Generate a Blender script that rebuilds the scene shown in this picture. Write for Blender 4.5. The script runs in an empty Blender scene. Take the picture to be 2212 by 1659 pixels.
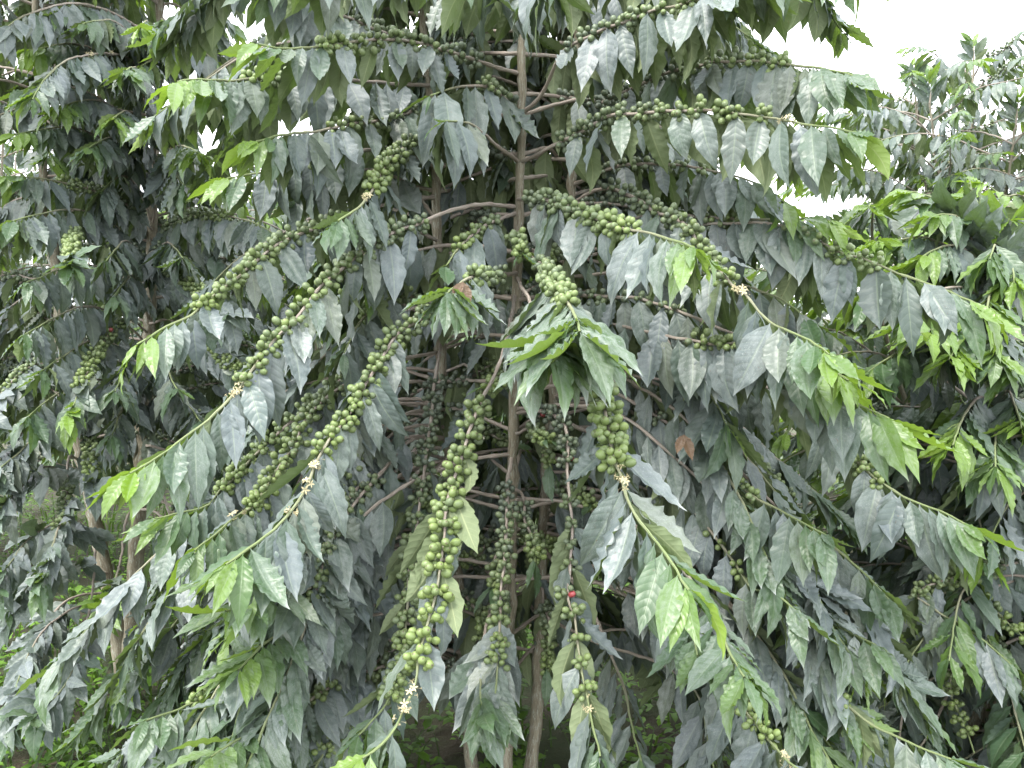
import bpy, math, random
import numpy as np
from mathutils import Vector, Matrix

R = math.radians
rng = np.random.default_rng(7)
random.seed(7)
S = bpy.context.scene
COL = S.collection

# ------------------------------------------------------------------ camera
CAM = np.array([0.0, 0.0, 1.5])
PITCH = R(5.0)
F = 1703.0                      # focal length in pixels of a 2212 x 1659 picture
cd = bpy.data.cameras.new('camera')
cam = bpy.data.objects.new('camera', cd)
COL.objects.link(cam)
cam.location = CAM
cam.rotation_euler = (R(90) - PITCH, 0, 0)
cd.sensor_width = 36.0
cd.lens = 36.0 * F / 2212.0
cd.clip_start = 0.05
cd.clip_end = 2000
S.camera = cam
RIGHT = np.array([1.0, 0, 0])
FWD = np.array([0, math.cos(PITCH), -math.sin(PITCH)])
UP = np.array([0, math.sin(PITCH), math.cos(PITCH)])


def at(px, py, Y):
    d = RIGHT * ((px - 1106.0) / F) + FWD + UP * ((829.5 - py) / F)
    return CAM + d * (Y / d[1])


def project(P):
    v = P - CAM
    z = v @ FWD
    return 1106 + F * (v @ RIGHT) / z, 829.5 - F * (v @ UP) / z, z


# ------------------------------------------------------------------ world, sun, exposure
SUN_EL, SUN_AZ = R(52), R(-30)      # sun high, behind and above the trees, a little to the left
w = bpy.data.worlds.new('World')
S.world = w
w.use_nodes = True
nt = w.node_tree
nt.nodes.clear()
N = nt.nodes.new
out = N('ShaderNodeOutputWorld')
bg = N('ShaderNodeBackground')
sky = N('ShaderNodeTexSky')
sky.sky_type = 'NISHITA'
sky.sun_disc = False
sky.sun_elevation = SUN_EL
sky.sun_rotation = SUN_AZ
sky.dust_density = 2.0
tc = N('ShaderNodeTexCoord')
mp = N('ShaderNodeMapping')
mp.inputs['Scale'].default_value = (1.0, 1.0, 2.6)
noi = N('ShaderNodeTexNoise')
noi.inputs['Scale'].default_value = 2.3
noi.inputs['Detail'].default_value = 5
noi.inputs['Roughness'].default_value = 0.55
ramp = N('ShaderNodeValToRGB')
ramp.color_ramp.elements[0].position = 0.40
ramp.color_ramp.elements[0].color = (9.3, 9.4, 10.2, 1)
ramp.color_ramp.elements[1].position = 0.62
ramp.color_ramp.elements[1].color = (14.9, 15.2, 15.9, 1)
e3 = ramp.color_ramp.elements.new(0.27)
e3.color = (2.6, 2.65, 3.0, 1)
mix = N('ShaderNodeMix')
mix.data_type = 'RGBA'
mix.inputs[0].default_value = 0.88
nt.links.new(tc.outputs['Generated'], mp.inputs[0])
nt.links.new(mp.outputs[0], noi.inputs['Vector'])
nt.links.new(noi.outputs['Fac'], ramp.inputs[0])
nt.links.new(sky.outputs[0], mix.inputs[6])
nt.links.new(ramp.outputs[0], mix.inputs[7])
nt.links.new(mix.outputs[2], bg.inputs[0])
bg.inputs[1].default_value = 0.1
nt.links.new(bg.outputs[0], out.inputs[0])

sd = bpy.data.lights.new('sun', 'SUN')
sd.energy = 1.5
sd.angle = R(16)
sd.color = (1.0, 0.96, 0.9)
so = bpy.data.objects.new('sun', sd)
COL.objects.link(so)
sdir = Vector((math.sin(R(-25)) * math.cos(SUN_EL), -0.45 * math.cos(SUN_EL), math.sin(SUN_EL)))
so.rotation_euler = sdir.to_track_quat('Z', 'Y').to_euler()
sky.sun_rotation = math.atan2(sdir.x, sdir.y)

S.view_settings.view_transform = 'Standard'
S.view_settings.look = 'None'
S.view_settings.gamma = 1.0
S.view_settings.exposure = 1.86
S.view_settings.use_curve_mapping = False


S.cycles.max_bounces = 7
S.cycles.diffuse_bounces = 5
S.cycles.glossy_bounces = 2
S.cycles.transmission_bounces = 4


# ------------------------------------------------------------------ materials
def new_mat(name):
    m = bpy.data.materials.new(name)
    m.use_nodes = True
    t = m.node_tree
    t.nodes.clear()
    return m, t


class G:
    """small helper for node graphs"""
    def __init__(s, t):
        s.t = t

    def n(s, typ, **kw):
        x = s.t.nodes.new(typ)
        for k, v in kw.items():
            setattr(x, k, v)
        return x

    def put(s, sock, v):
        if isinstance(v, (int, float)):
            sock.default_value = v
        elif isinstance(v, tuple):
            sock.default_value = v if len(v) == 4 or sock.type == 'VECTOR' else v + (1,)
        else:
            s.t.links.new(v, sock)

    def m(s, op, a, b=0.0, c=None, clamp=False):
        x = s.n('ShaderNodeMath', operation=op, use_clamp=clamp)
        s.put(x.inputs[0], a)
        s.put(x.inputs[1], b)
        if c is not None:
            s.put(x.inputs[2], c)
        return x.outputs[0]

    def mix(s, f, a, b, blend='MIX'):
        x = s.n('ShaderNodeMix', data_type='RGBA', blend_type=blend)
        s.put(x.inputs[0], f)
        s.put(x.inputs[6], a)
        s.put(x.inputs[7], b)
        return x.outputs[2]

    def ss(s, v, a, b):
        x = s.n('ShaderNodeMapRange', interpolation_type='SMOOTHSTEP')
        s.put(x.inputs[0], v)
        x.inputs[1].default_value = a
        x.inputs[2].default_value = b
        return x.outputs[0]

    def noise(s, vec, scale, detail=2, w=None, rough=0.5):
        x = s.n('ShaderNodeTexNoise')
        if w is not None:
            x.noise_dimensions = '4D'
            s.put(x.inputs['W'], w)
        s.put(x.inputs['Vector'], vec)
        x.inputs['Scale'].default_value = scale
        x.inputs['Detail'].default_value = detail
        x.inputs['Roughness'].default_value = rough
        return x.outputs['Fac']


def tint_source(g, inst):
    if inst:
        oi = g.n('ShaderNodeObjectInfo')
        c = oi.outputs['Color']
    else:
        a = g.n('ShaderNodeAttribute', attribute_type='GEOMETRY', attribute_name='tint')
        c = a.outputs['Color']
    sp = g.n('ShaderNodeSeparateColor')
    g.t.links.new(c, sp.inputs[0])
    return sp.outputs[0], sp.outputs[1], sp.outputs[2]


C_MATURE = (0.084, 0.118, 0.098)
C_MATURE2 = (0.110, 0.142, 0.146)
C_YOUNG = (0.048, 0.110, 0.034)
C_LIME = (0.16, 0.28, 0.022)
C_DRY = (0.11, 0.07, 0.035)
C_UNDER = (0.175, 0.218, 0.112)
C_DUST = (0.36, 0.395, 0.375)


def leaf_material(name, inst):
    # tint: r = youth (0 old .. .6 young .. 1 lime), g = random, b = dust (above .95: dry leaf)
    mt, t = new_mat(name)
    g = G(t)
    r, q, b = tint_source(g, inst)
    uv = g.n('ShaderNodeUVMap').outputs[0]
    sp = g.n('ShaderNodeSeparateXYZ')
    t.links.new(uv, sp.inputs[0])
    u = sp.outputs[0]
    v = g.m('SUBTRACT', g.m('MULTIPLY', sp.outputs[1], 2.0), 1.0)
    av = g.m('ABSOLUTE', v)
    wv = g.m('MULTIPLY', q, 40.0)
    # side veins sweeping towards the tip
    ph = g.m('MULTIPLY', g.m('SUBTRACT', u, g.m('MULTIPLY', g.m('POWER', av, 1.25), 0.13)), 10.5)
    fr = g.m('ABSOLUTE', g.m('SUBTRACT', g.m('FRACT', ph), 0.5))           # .5 at the vein
    side = g.ss(fr, 0.41, 0.49)
    side = g.m('MULTIPLY', side, g.ss(av, 0.98, 0.7))
    mid = g.ss(av, 0.085, 0.03)
    vein = g.m('MAXIMUM', g.m('MULTIPLY', mid, 1.5), g.m('MULTIPLY', side, 0.6))
    blot = g.noise(uv, 3.0, 3, wv)
    base = g.mix(g.ss(q, 0.15, 0.85), C_MATURE, C_MATURE2)
    base = g.mix(g.m('MULTIPLY', g.ss(g.m('FRACT', g.m('MULTIPLY', q, 23.1)), 0.75, 1.0), 0.5), base, (0.135, 0.155, 0.070))
    base = g.mix(g.ss(r, 0.15, 0.6), base, C_YOUNG)
    base = g.mix(g.ss(r, 0.58, 1.0), base, C_LIME)
    base = g.mix(g.m('MULTIPLY', blot, 0.35), base, g.mix(0.5, base, (0.03, 0.05, 0.03)))
    base = g.mix(g.m('MULTIPLY', vein, 0.22), base, (0.26, 0.33, 0.20))
    base = g.mix(g.m('MULTIPLY', g.ss(g.m('FRACT', g.m('MULTIPLY', q, 7.3)), 0.7, 1.0), g.m('SUBTRACT', 0.75, r, clamp=True)), base, (0.048, 0.098, 0.044))
    spots = g.m('MULTIPLY', g.ss(g.noise(uv, 17.0, 2, g.m('ADD', wv, 9.0), 0.6), 0.665, 0.70), g.ss(g.m('FRACT', g.m('MULTIPLY', q, 13.7)), 0.5, 0.6))
    base = g.mix(g.m('MULTIPLY', spots, 0.85), base, (0.10, 0.055, 0.025))
    # dust: even film plus speckle
    film = g.ss(g.noise(uv, 5.0, 4, wv, 0.65), 0.25, 0.8)
    speck = g.ss(g.noise(uv, 46.0, 2, wv, 0.7), 0.58, 0.68)
    tipd = g.m('MULTIPLY', g.ss(u, 0.80, 1.0), g.ss(q, 0.45, 0.6))
    dust = g.m('MULTIPLY', b, g.m('ADD', g.m('MULTIPLY', film, 0.62), g.m('ADD', g.m('MULTIPLY', speck, 0.8), g.m('MULTIPLY', tipd, 0.9))), clamp=True)
    top = g.mix(dust, base, C_DUST)
    dry = g.ss(b, 1.5, 1.6)
    top = g.mix(dry, top, g.mix(blot, C_DRY, (0.10, 0.05, 0.02)))
    und = g.mix(g.ss(r, 0.3, 1.0), C_UNDER, (0.24, 0.36, 0.05))
    und = g.mix(g.m('MULTIPLY', vein, 0.45), und, (0.34, 0.38, 0.20))
    und = g.mix(g.m('MULTIPLY', blot, 0.4), und, (0.12, 0.165, 0.075))
    und = g.mix(g.m('MULTIPLY', spots, 0.7), und, (0.13, 0.08, 0.03))
    und = g.mix(dry, und, C_DRY)
    geo = g.n('ShaderNodeNewGeometry')
    col = g.mix(geo.outputs['Backfacing'], top, und)
    # quilted relief between the veins
    quilt = g.m('SUBTRACT', g.m('MULTIPLY', g.m('POWER', g.m('MULTIPLY', fr, 2.0), 2.0), -0.7), g.m('MULTIPLY', mid, 0.8))
    quilt = g.m('ADD', quilt, g.m('MULTIPLY', g.noise(uv, 24.0, 2, wv), 0.25))
    bump = g.n('ShaderNodeBump')
    bump.inputs['Strength'].default_value = 0.17
    bump.inputs['Distance'].default_value = 0.0035
    t.links.new(quilt, bump.inputs['Height'])
    p = g.n('ShaderNodeBsdfPrincipled')
    t.links.new(col, p.inputs['Base Color'])
    rough = g.m('ADD', g.m('SUBTRACT', 0.40, g.m('MULTIPLY', r, 0.08)), g.m('MULTIPLY', geo.outputs['Backfacing'], 0.3))
    t.links.new(g.m('ADD', rough, g.m('MULTIPLY', dust, 0.22)), p.inputs['Roughness'])
    p.inputs['Specular IOR Level'].default_value = 0.55
    t.links.new(bump.outputs[0], p.inputs['Normal'])
    tr = g.n('ShaderNodeBsdfTranslucent')
    tcol = g.mix(g.ss(r, 0.1, 0.8), (0.10, 0.17, 0.03), (0.20, 0.32, 0.03))
    t.links.new(tcol, tr.inputs['Color'])
    t.links.new(bump.outputs[0], tr.inputs['Normal'])
    mx = g.n('ShaderNodeMixShader')
    t.links.new(g.m('ADD', 0.18, g.m('MULTIPLY', r, 0.22)), mx.inputs[0])
    t.links.new(p.outputs[0], mx.inputs[1])
    t.links.new(tr.outputs[0], mx.inputs[2])
    o = g.n('ShaderNodeOutputMaterial')
    t.links.new(mx.outputs[0], o.inputs[0])
    return mt


def berry_material(name, inst):
    # tint: r = freshness (dusty grey .. bright yellow green), g = random, b = ripeness (red)
    mt, t = new_mat(name)
    g = G(t)
    r, q, b = tint_source(g, inst)
    tcn = g.n('ShaderNodeUVMap').outputs[0]
    wv = g.m('MULTIPLY', q, 40.0)
    col = g.mix(r, (0.082, 0.108, 0.066), (0.172, 0.232, 0.064))
    col = g.mix(g.m('MULTIPLY', g.ss(q, 0.0, 1.0), 0.45), col, g.mix(r, (0.100, 0.122, 0.092), (0.115, 0.170, 0.052)))
    col = g.mix(b, col, (0.33, 0.05, 0.055))
    film = g.ss(g.noise(tcn, 5.0, 4, wv, 0.7), 0.35, 0.75)
    col = g.mix(g.m('MULTIPLY', film, g.m('SUBTRACT', 0.34, g.m('MULTIPLY', r, 0.2))), col, (0.27, 0.31, 0.27))
    sp = g.n('ShaderNodeSeparateXYZ')
    t.links.new(tcn, sp.inputs[0])
    ring = g.ss(sp.outputs[1], 0.90, 0.94)
    col = g.mix(ring, col, (0.12, 0.11, 0.06))
    p = g.n('ShaderNodeBsdfPrincipled')
    t.links.new(col, p.inputs['Base Color'])
    p.inputs['Roughness'].default_value = 0.42
    p.inputs['Specular IOR Level'].default_value = 0.45
    p.inputs['Subsurface Weight'].default_value = 0.0
    o = g.n('ShaderNodeOutputMaterial')
    t.links.new(p.outputs[0], o.inputs[0])
    return mt


def bark_material(name):
    # vertex tint: r = greenness (young wood), g = random
    mt, t = new_mat(name)
    g = G(t)
    r, q, b = tint_source(g, False)
    uv = g.n('ShaderNodeUVMap').outputs[0]
    mpn = g.n('ShaderNodeMapping')
    mpn.inputs['Scale'].default_value = (7.0, 9.0, 1.0)
    t.links.new(uv, mpn.inputs[0])
    wv = g.m('MULTIPLY', q, 30.0)
    f1 = g.noise(mpn.outputs[0], 1.6, 5, wv, 0.7)
    f2 = g.noise(uv, 40.0, 4, wv, 0.7)
    col = g.mix(g.ss(f1, 0.3, 0.7), g.mix(b, (0.22, 0.18, 0.15), (0.135, 0.115, 0.078)), g.mix(b, (0.42, 0.36, 0.305), (0.30, 0.27, 0.20)))
    col = g.mix(g.ss(f2, 0.54, 0.60), col, (0.36, 0.38, 0.32))
    col = g.mix(g.m('MULTIPLY', g.ss(f2, 0.40, 0.30), 0.5), col, (0.085, 0.07, 0.05))
    col = g.mix(r, col, (0.17, 0.235, 0.085))
    bump = g.n('ShaderNodeBump')
    bump.inputs['Strength'].default_value = 0.8
    bump.inputs['Distance'].default_value = 0.004
    t.links.new(f1, bump.inputs['Height'])
    p = g.n('ShaderNodeBsdfPrincipled')
    t.links.new(col, p.inputs['Base Color'])
    p.inputs['Roughness'].default_value = 0.8
    p.inputs['Specular IOR Level'].default_value = 0.2
    t.links.new(bump.outputs[0], p.inputs['Normal'])
    o = g.n('ShaderNodeOutputMaterial')
    t.links.new(p.outputs[0], o.inputs[0])
    return mt


def simple_material(name, col, rough=0.6):
    mt, t = new_mat(name)
    g = G(t)
    p = g.n('ShaderNodeBsdfPrincipled')
    tcn = g.n('ShaderNodeTexCoord')
    f = g.noise(tcn.outputs['Object'], 60.0, 3)
    t.links.new(g.mix(f, tuple(c * 0.8 for c in col), col), p.inputs['Base Color'])
    p.inputs['Roughness'].default_value = rough
    o = g.n('ShaderNodeOutputMaterial')
    t.links.new(p.outputs[0], o.inputs[0])
    return mt


M_LEAF_I, M_LEAF = leaf_material('leaf', True), leaf_material('leaf_joined', False)
M_BERRY_I, M_BERRY = berry_material('berry', True), berry_material('berry_joined', False)
M_BARK = bark_material('bark')
M_FLOWER = simple_material('flower', (0.52, 0.46, 0.27), 0.6)


# ------------------------------------------------------------------ fast meshes
def make_mesh(name, V, Q, UV=None, tint=None, mat=None, smooth=True):
    """V n x 3, Q m x 4 (a triangle repeats no vertex: use T for those), UV per vertex, tint per vertex"""
    me = bpy.data.meshes.new(name)
    V = np.asarray(V, dtype=np.float32)
    Q = np.asarray(Q, dtype=np.int32)
    k = Q.shape[1]
    me.vertices.add(len(V))
    me.vertices.foreach_set('co', V.ravel())
    me.loops.add(Q.size)
    me.loops.foreach_set('vertex_index', Q.ravel())
    me.polygons.add(len(Q))
    me.polygons.foreach_set('loop_start', np.arange(0, Q.size, k, dtype=np.int32))
    me.polygons.foreach_set('loop_total', np.full(len(Q), k, dtype=np.int32))
    if smooth:
        me.polygons.foreach_set('use_smooth', np.ones(len(Q), dtype=bool))
    if UV is not None:
        l = me.uv_layers.new(name='UVMap')
        l.data.foreach_set('uv', np.asarray(UV, dtype=np.float32)[Q.ravel()].ravel())
    if tint is not None:
        a = me.color_attributes.new('tint', 'FLOAT_COLOR', 'POINT')
        t4 = np.ones((len(V), 4), dtype=np.float32)
        t4[:, :3] = tint
        a.data.foreach_set('color', t4.ravel())
    if mat:
        me.materials.append(mat)
    me.update(calc_edges=True)
    return me


def grid_quads(nu, nv):
    i = np.arange(nu)[:, None] * (nv + 1) + np.arange(nv)[None, :]
    return np.stack([i, i + (nv + 1), i + (nv + 2), i + 1], -1).reshape(-1, 4)


LT = [0, .035, .05, .09, .16, .26, .38, .48, .58, .70, .79, .86, .92, .965, 1.0]
LW = [.016, .016, .07, .30, .60, .86, .99, 1.0, .94, .74, .51, .30, .135, .05, .006]


def leaf_template(seed, nu, nv, bend, fold, ripple, waves, width, twist, sweep):
    r = np.random.default_rng(seed)
    t = np.linspace(0, 1, nu + 1)
    wt = np.interp(t, LT, LW)
    wt = np.convolve(np.pad(wt, 1, 'edge'), [.2, .6, .2], 'valid')
    wt[-1] = .006
    v = np.linspace(-1, 1, nv + 1)
    p1, p2 = r.uniform(0, 6.28, 2)
    ph = np.where(v < 0, p1, p2)[None, :]
    jit = r.normal(0, .35, (nu + 1, 1))
    amp = 1 + .45 * np.sin(r.uniform(5, 9) * t[:, None] + np.where(v < 0, *r.uniform(0, 6, 2))[None, :])
    wave = amp * np.sin(2 * np.pi * waves * t[:, None] + ph + jit)
    av = np.abs(v)[None, :]
    env = np.clip(wt[:, None] * 1.3, 0, 1)
    half = .5 * width * wt[:, None] * (1 + .04 * wave * av * env)
    y = v[None, :] * half
    z = np.abs(y) * math.tan(fold) * (1 - .35 * av)
    z = z + ripple * env * av ** 2 * wave
    z = z + .0016 * env * np.sin(2 * np.pi * 10.5 * (t[:, None] - .13 * av ** 1.25)) * av * (1 - av * .6)
    # bend: angle grows along the leaf, towards -z
    ang = bend * (.25 * t + .75 * t ** 1.6) + r.normal(0, .04) * np.sin(5 * t)
    side = sweep * t ** 2
    dx = np.cos(ang) * np.cos(side)
    dy = np.sin(side) * np.cos(ang)
    dz = -np.sin(ang)
    step = 1.0 / nu
    cx = np.concatenate([[0], np.cumsum(.5 * (dx[1:] + dx[:-1])) * step])
    cy = np.concatenate([[0], np.cumsum(.5 * (dy[1:] + dy[:-1])) * step])
    cz = np.concatenate([[0], np.cumsum(.5 * (dz[1:] + dz[:-1])) * step])
    tw = twist * t[:, None]
    yy = y * np.cos(tw) - z * np.sin(tw)
    zz = y * np.sin(tw) + z * np.cos(tw)
    X = cx[:, None] + zz * np.sin(ang)[:, None]
    Y = cy[:, None] + yy
    Z = cz[:, None] + zz * np.cos(ang)[:, None]
    V = np.stack([X, Y, Z], -1).reshape(-1, 3)
    UV = np.stack([np.repeat(t[:, None], nv + 1, 1), np.repeat((v[None, :] + 1) / 2, nu + 1, 0)], -1).reshape(-1, 2)
    return V, grid_quads(nu, nv), UV


LEAVES, LEAVES_LOW, LEAF_MESH = [], [], []
NV = 22
for k in range(NV):
    r_ = random.Random(k)
    curl = k in (3, 5, 11, 17)
    kw = dict(bend=R(r_.uniform(0, 62)) if not curl else R(-r_.uniform(20, 45)),
              fold=R(r_.uniform(8, 22)) if not curl else R(34), ripple=r_.uniform(.006, .026),
              waves=r_.uniform(3.2, 7.2), width=r_.uniform(.29, .38), twist=R(r_.uniform(-25, 25)), sweep=r_.uniform(-.22, .22))
    LEAVES.append(leaf_template(k, 26, 6, **kw))
    LEAVES_LOW.append(leaf_template(k, 12, 4, **kw))
    LEAF_MESH.append(make_mesh('leaf', *LEAVES[-1], mat=M_LEAF_I))
# the quads wind so that the upper face is +z


def berry_template(nu, nv, stretch):
    # axis +x, nipple at the far end
    V, UV = [], []
    for i in range(nv + 1):
        a = math.pi * i / nv
        for j in range(nu + 1):
            b = 2 * math.pi * j / nu
            s = math.sin(a)
            x = -math.cos(a) * stretch
            if i == nv:
                x -= .06
            V.append((x, max(s, .02) * math.cos(b), max(s, .02) * math.sin(b)))
            UV.append((j / nu, i / nv))
    return np.array(V), grid_quads(nv, nu)[:, ::-1], np.array(UV)


BERRIES = [berry_template(10, 8, s) for s in (1.08, 1.16, 1.24)]
BERRY_MESH = [make_mesh('berry', *b, mat=M_BERRY_I) for b in BERRIES]


def tube(P, rad, nside, tint, nodes=None):
    """tube along P; returns V,Q,UV,tint"""
    P = np.asarray(P)
    n = len(P)
    T = np.gradient(P, axis=0)
    T /= np.linalg.norm(T, axis=1)[:, None] + 1e-9
    ref = np.array([0.31, 0.77, 0.56])
    A = np.cross(T, ref)
    A /= np.linalg.norm(A, axis=1)[:, None] + 1e-9
    B = np.cross(T, A)
    th = np.linspace(0, 2 * np.pi, nside + 1)
    V = P[:, None, :] + rad[:, None, None] * (np.cos(th)[None, :, None] * A[:, None, :] + np.sin(th)[None, :, None] * B[:, None, :])
    s = np.concatenate([[0], np.cumsum(np.linalg.norm(np.diff(P, axis=0), axis=1))])
    UV = np.stack([np.repeat((th / 6.28)[None, :], n, 0), np.repeat(s[:, None], nside + 1, 1)], -1).reshape(-1, 2)
    tt = np.repeat(tint[:, None, :], nside + 1, 1).reshape(-1, 3)
    return V.reshape(-1, 3), grid_quads(n - 1, nside), UV, tt


def smooth_path(P, step):
    """Catmull-Rom through P, resampled evenly"""
    P = np.asarray(P, float)
    E = np.vstack([2 * P[0] - P[1], P, 2 * P[-1] - P[-2]])
    out_ = []
    for i in range(1, len(E) - 2):
        t = np.linspace(0, 1, 12, endpoint=False)[:, None]
        a, b, c, d = E[i - 1], E[i], E[i + 1], E[i + 2]
        out_.append(.5 * (2 * b + (c - a) * t + (2 * a - 5 * b + 4 * c - d) * t ** 2 + (3 * b - a - 3 * c + d) * t ** 3))
    out_.append(P[-1:])
    C = np.vstack(out_)
    s = np.concatenate([[0], np.cumsum(np.linalg.norm(np.diff(C, axis=0), axis=1))])
    m = max(3, int(round(s[-1] / step)) + 1)
    q = np.linspace(0, s[-1], m)
    return np.stack([np.interp(q, s, C[:, k]) for k in range(3)], 1), q


# ------------------------------------------------------------------ trees
Z = np.array([0.0, 0, 1])


def unit(v):
    return v / (np.linalg.norm(v) + 1e-9)


class Tree:
    def __init__(s, base, label, group='coffee trees in the plantation', low=False, name='coffee_tree'):
        s.base = np.array(base, float)
        s.low = low
        e = bpy.data.objects.new(name, None)
        e.empty_display_size = .1
        e.location = s.base
        e['label'] = label
        e['category'] = 'tree'
        e['group'] = group
        COL.objects.link(e)
        s.root = e
        s.leaves = []       # dict: branch obj, origin, pos, rot(3x3), size, variant, tint
        s.berries = []
        s.stems = []

    def link(s, name, me, parent, loc):
        o = bpy.data.objects.new(name, me)
        o.location = loc
        o.parent = parent
        COL.objects.link(o)
        return o

    def trunk(s, pts, r0, r1):
        """pts from the ground up"""
        P, q = smooth_path(pts, .03)
        u = q / q[-1]
        rad = r0 + (r1 - r0) * u
        rr = np.random.default_rng(len(s.stems) + 3)
        rad = rad * (1 + .05 * rr.normal(size=len(P)))
        rad = rad * (1 + .22 * np.exp(-((q % .11) / .012 - 1) ** 2))      # node swellings
        P = P + rr.normal(0, .0016, P.shape)
        t = np.zeros((len(P), 3))
        t[:, 1] = rr.random()
        t[:, 2] = 1
        V, Q, UV, tt = tube(P, rad, 10, t)
        s.link('trunk', make_mesh('trunk', V - P[0], Q, UV, tt, M_BARK), s.root, P[0] - s.base)
        s.stems.append(P)
        return P

    def add_leaf(s, br, org, pos, d, nrm, size, youth, dust, var=None, lab=None):
        x = unit(d)
        z = unit(nrm - x * (nrm @ x))
        y = np.cross(z, x)
        s.leaves.append(dict(br=br, org=org, pos=np.array(pos), rot=np.stack([x, y * (rng.uniform(.93, 1.2) - .30 * min(1, youth)), z], 1), size=size,
                             var=int(rng.integers(NV)) if var is None else var,
                             tint=(youth, float(rng.random()), dust), lab=lab))

    def add_cluster(s, br, org, pos, T, n, fresh, rb, ripe=0):
        A = unit(np.cross(T, [0.3, 0.2, 0.93]))
        B = np.cross(T, A)
        done = []
        tries = 0
        while len(done) < n and tries < n * 14:
            tries += 1
            r = rb * (rng.uniform(.88, 1.12) if rng.random() < .88 else rng.uniform(.55, .8))
            th = rng.uniform(0, 2 * np.pi)
            rad = r + .005 if len(done) < 5 or rng.random() < .5 else 2.3 * r + .005
            ax = rng.normal(0, .62) * rb * 1.15
            o = math.cos(th) * A + math.sin(th) * B
            c = o * rad + T * ax
            if any(np.linalg.norm(c - d_) < .9 * (r + r_) for d_, r_ in done):
                continue
            done.append((c, r))
            x = unit(o + T * ax * 18 + rng.normal(0, .18, 3))
            y = unit(np.cross(x, [0.2, .5, .8]))
            z = np.cross(x, y)
            s.berries.append(dict(br=br, org=org, pos=pos + c, rot=np.stack([x, y, z], 1), size=r, var=int(rng.integers(3)),
                                  tint=(float(np.clip(fresh + rng.normal(0, .13), 0, 1)), float(rng.random()),
                                        1.0 if ripe and rng.random() < ripe else 0.0)))

    def branch(s, pts, r0=.0048, r1=.0016, berries=(), leaf=(.18, 1.0), young=.72, lime=.0, flowers=(), sp=.032, L=.142,
               nber=12, rb=.0070, dust=.55, fresh=.35, skip=.04, droop=1.0, ripe=0, fan=0, tipsize=.82, flip=0.0, var=.36, extra=.5, face=0.0):
        P, q = smooth_path(pts, .018)
        Ln = q[-1]
        u = q / Ln
        T = np.gradient(P, axis=0)
        T /= np.linalg.norm(T, axis=1)[:, None] + 1e-9
        rad = r0 + (r1 - r0) * u
        if len(P) > 8:
            P[2:] += np.cumsum(rng.normal(0, .0012, (len(P) - 2, 3)), 0) * .8
        # nodes
        k = max(3, int(Ln / sp))
        nodes = (np.arange(k) + .6) / k
        nodes = nodes + rng.uniform(-.12, .12, k) / k
        if leaf[1] >= 1 and young < 1:
            nodes = np.concatenate([nodes[nodes < young], np.arange(max(young, nodes[0]), 1, sp * .55 / Ln)])
        for nd in nodes:
            rad = rad * (1 + .35 * np.exp(-((u - nd) * Ln / .006) ** 2))
        tn = np.zeros((len(P), 3))
        tn[:, 0] = np.clip((u - .62) / .3, 0, 1) * .85
        tn[:, 1] = rng.random()
        V, Q, UV, tt = tube(P, rad, 7 if not s.low else 5, tn)
        org = P[0]
        br = s.link('branch', make_mesh('branch', V - org, Q, UV, tt, M_BARK), s.root, org - s.base)
        # horizontal heading of the whole branch, for stretches that hang straight down
        hd = P[-1] - P[0]
        hd[2] = 0
        if np.linalg.norm(hd) < .05:
            hd = np.array([0, -1.0, 0])
        hd = unit(hd)
        for nd in nodes:
            pos = np.array([np.interp(nd, u, P[:, j]) for j in range(3)])
            Tn = unit(np.array([np.interp(nd, u, T[:, j]) for j in range(3)]))
            th = Tn * np.array([1, 1, 0])
            hl = np.linalg.norm(th)
            th = unit(th * hl + hd * (.35 if hl < .5 else .05))
            side = unit(np.cross(th, Z))
            y = np.clip((nd - young) / max(1e-3, (1 - young)), 0, 1)
            if leaf[0] <= nd <= leaf[1]:
                for sgn in (1, -1) if (s.low or y > 0 or flip or rng.random() > extra) else (1, -1, 1 if rng.random() < .5 else -1):
                    if rng.random() < skip:
                        continue
                    Sd = side * sgn
                    if s is TREES[0] and Sd[1] < -.3 and y == 0 and rng.random() < .3:
                        continue
                    jt = rng.normal(0, .15, 3)
                    dr = droop * (1 - .5 * y ** 1.1)
                    d = Sd * (.42 + .22 * y) + Tn * (.22 + .6 * y) - Z * (1.05 * dr - .06) + jt
                    nrm = Sd * (.9 - .45 * y) + Z * (.55 + .5 * y) + th * .25 + rng.normal(0, var if rng.random() < .35 else var * .6, 3)
                    st = np.clip((abs(Tn[2]) - .5) / .35, 0, 1)
                    if flip and nd < young and rng.random() < .7:
                        d = Sd * .4 + Tn * .6 - Z * .4 + jt
                        nrm = Sd * .55 + np.array([0, flip, 0]) + rng.normal(0, .3, 3)
                    elif st > 0:
                        cr = unit(np.cross(Tn, Sd))
                        cr = cr if cr @ (hd + Z * .35) > 0 else -cr
                        d = d * (1 - st) + (Sd * .62 + Tn * .75 + jt) * st
                        nrm = nrm * (1 - st) + (cr + Sd * .25 + rng.normal(0, .3, 3)) * st
                    if face:
                        Fd = unit(np.cross(Tn, np.array([0, 1.0, 0]))) * sgn
                        d = d * (1 - face) + (Fd * .6 + Tn * .62 - Z * .2 + jt) * face
                        nrm = nrm * (1 - face) + (np.array([0, -1.0, 0]) + Z * .75 + Fd * .3 + rng.normal(0, .3, 3)) * face
                    if rng.random() < .12:
                        nrm = nrm + unit(rng.normal(0, 1, 3)) * 1.1
                    sz = .88 * L * rng.uniform(.74, 1.2) * (1 - (1 - tipsize) * y)
                    yo = (.62 * y + lime * y ** 3.5 * .9) if y > 0 else 0.0
                    yo = float(np.clip(yo + rng.normal(0, .07), 0, 1))
                    du = float(np.clip(dust + rng.normal(0, .2), 0, 1.2))
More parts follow.
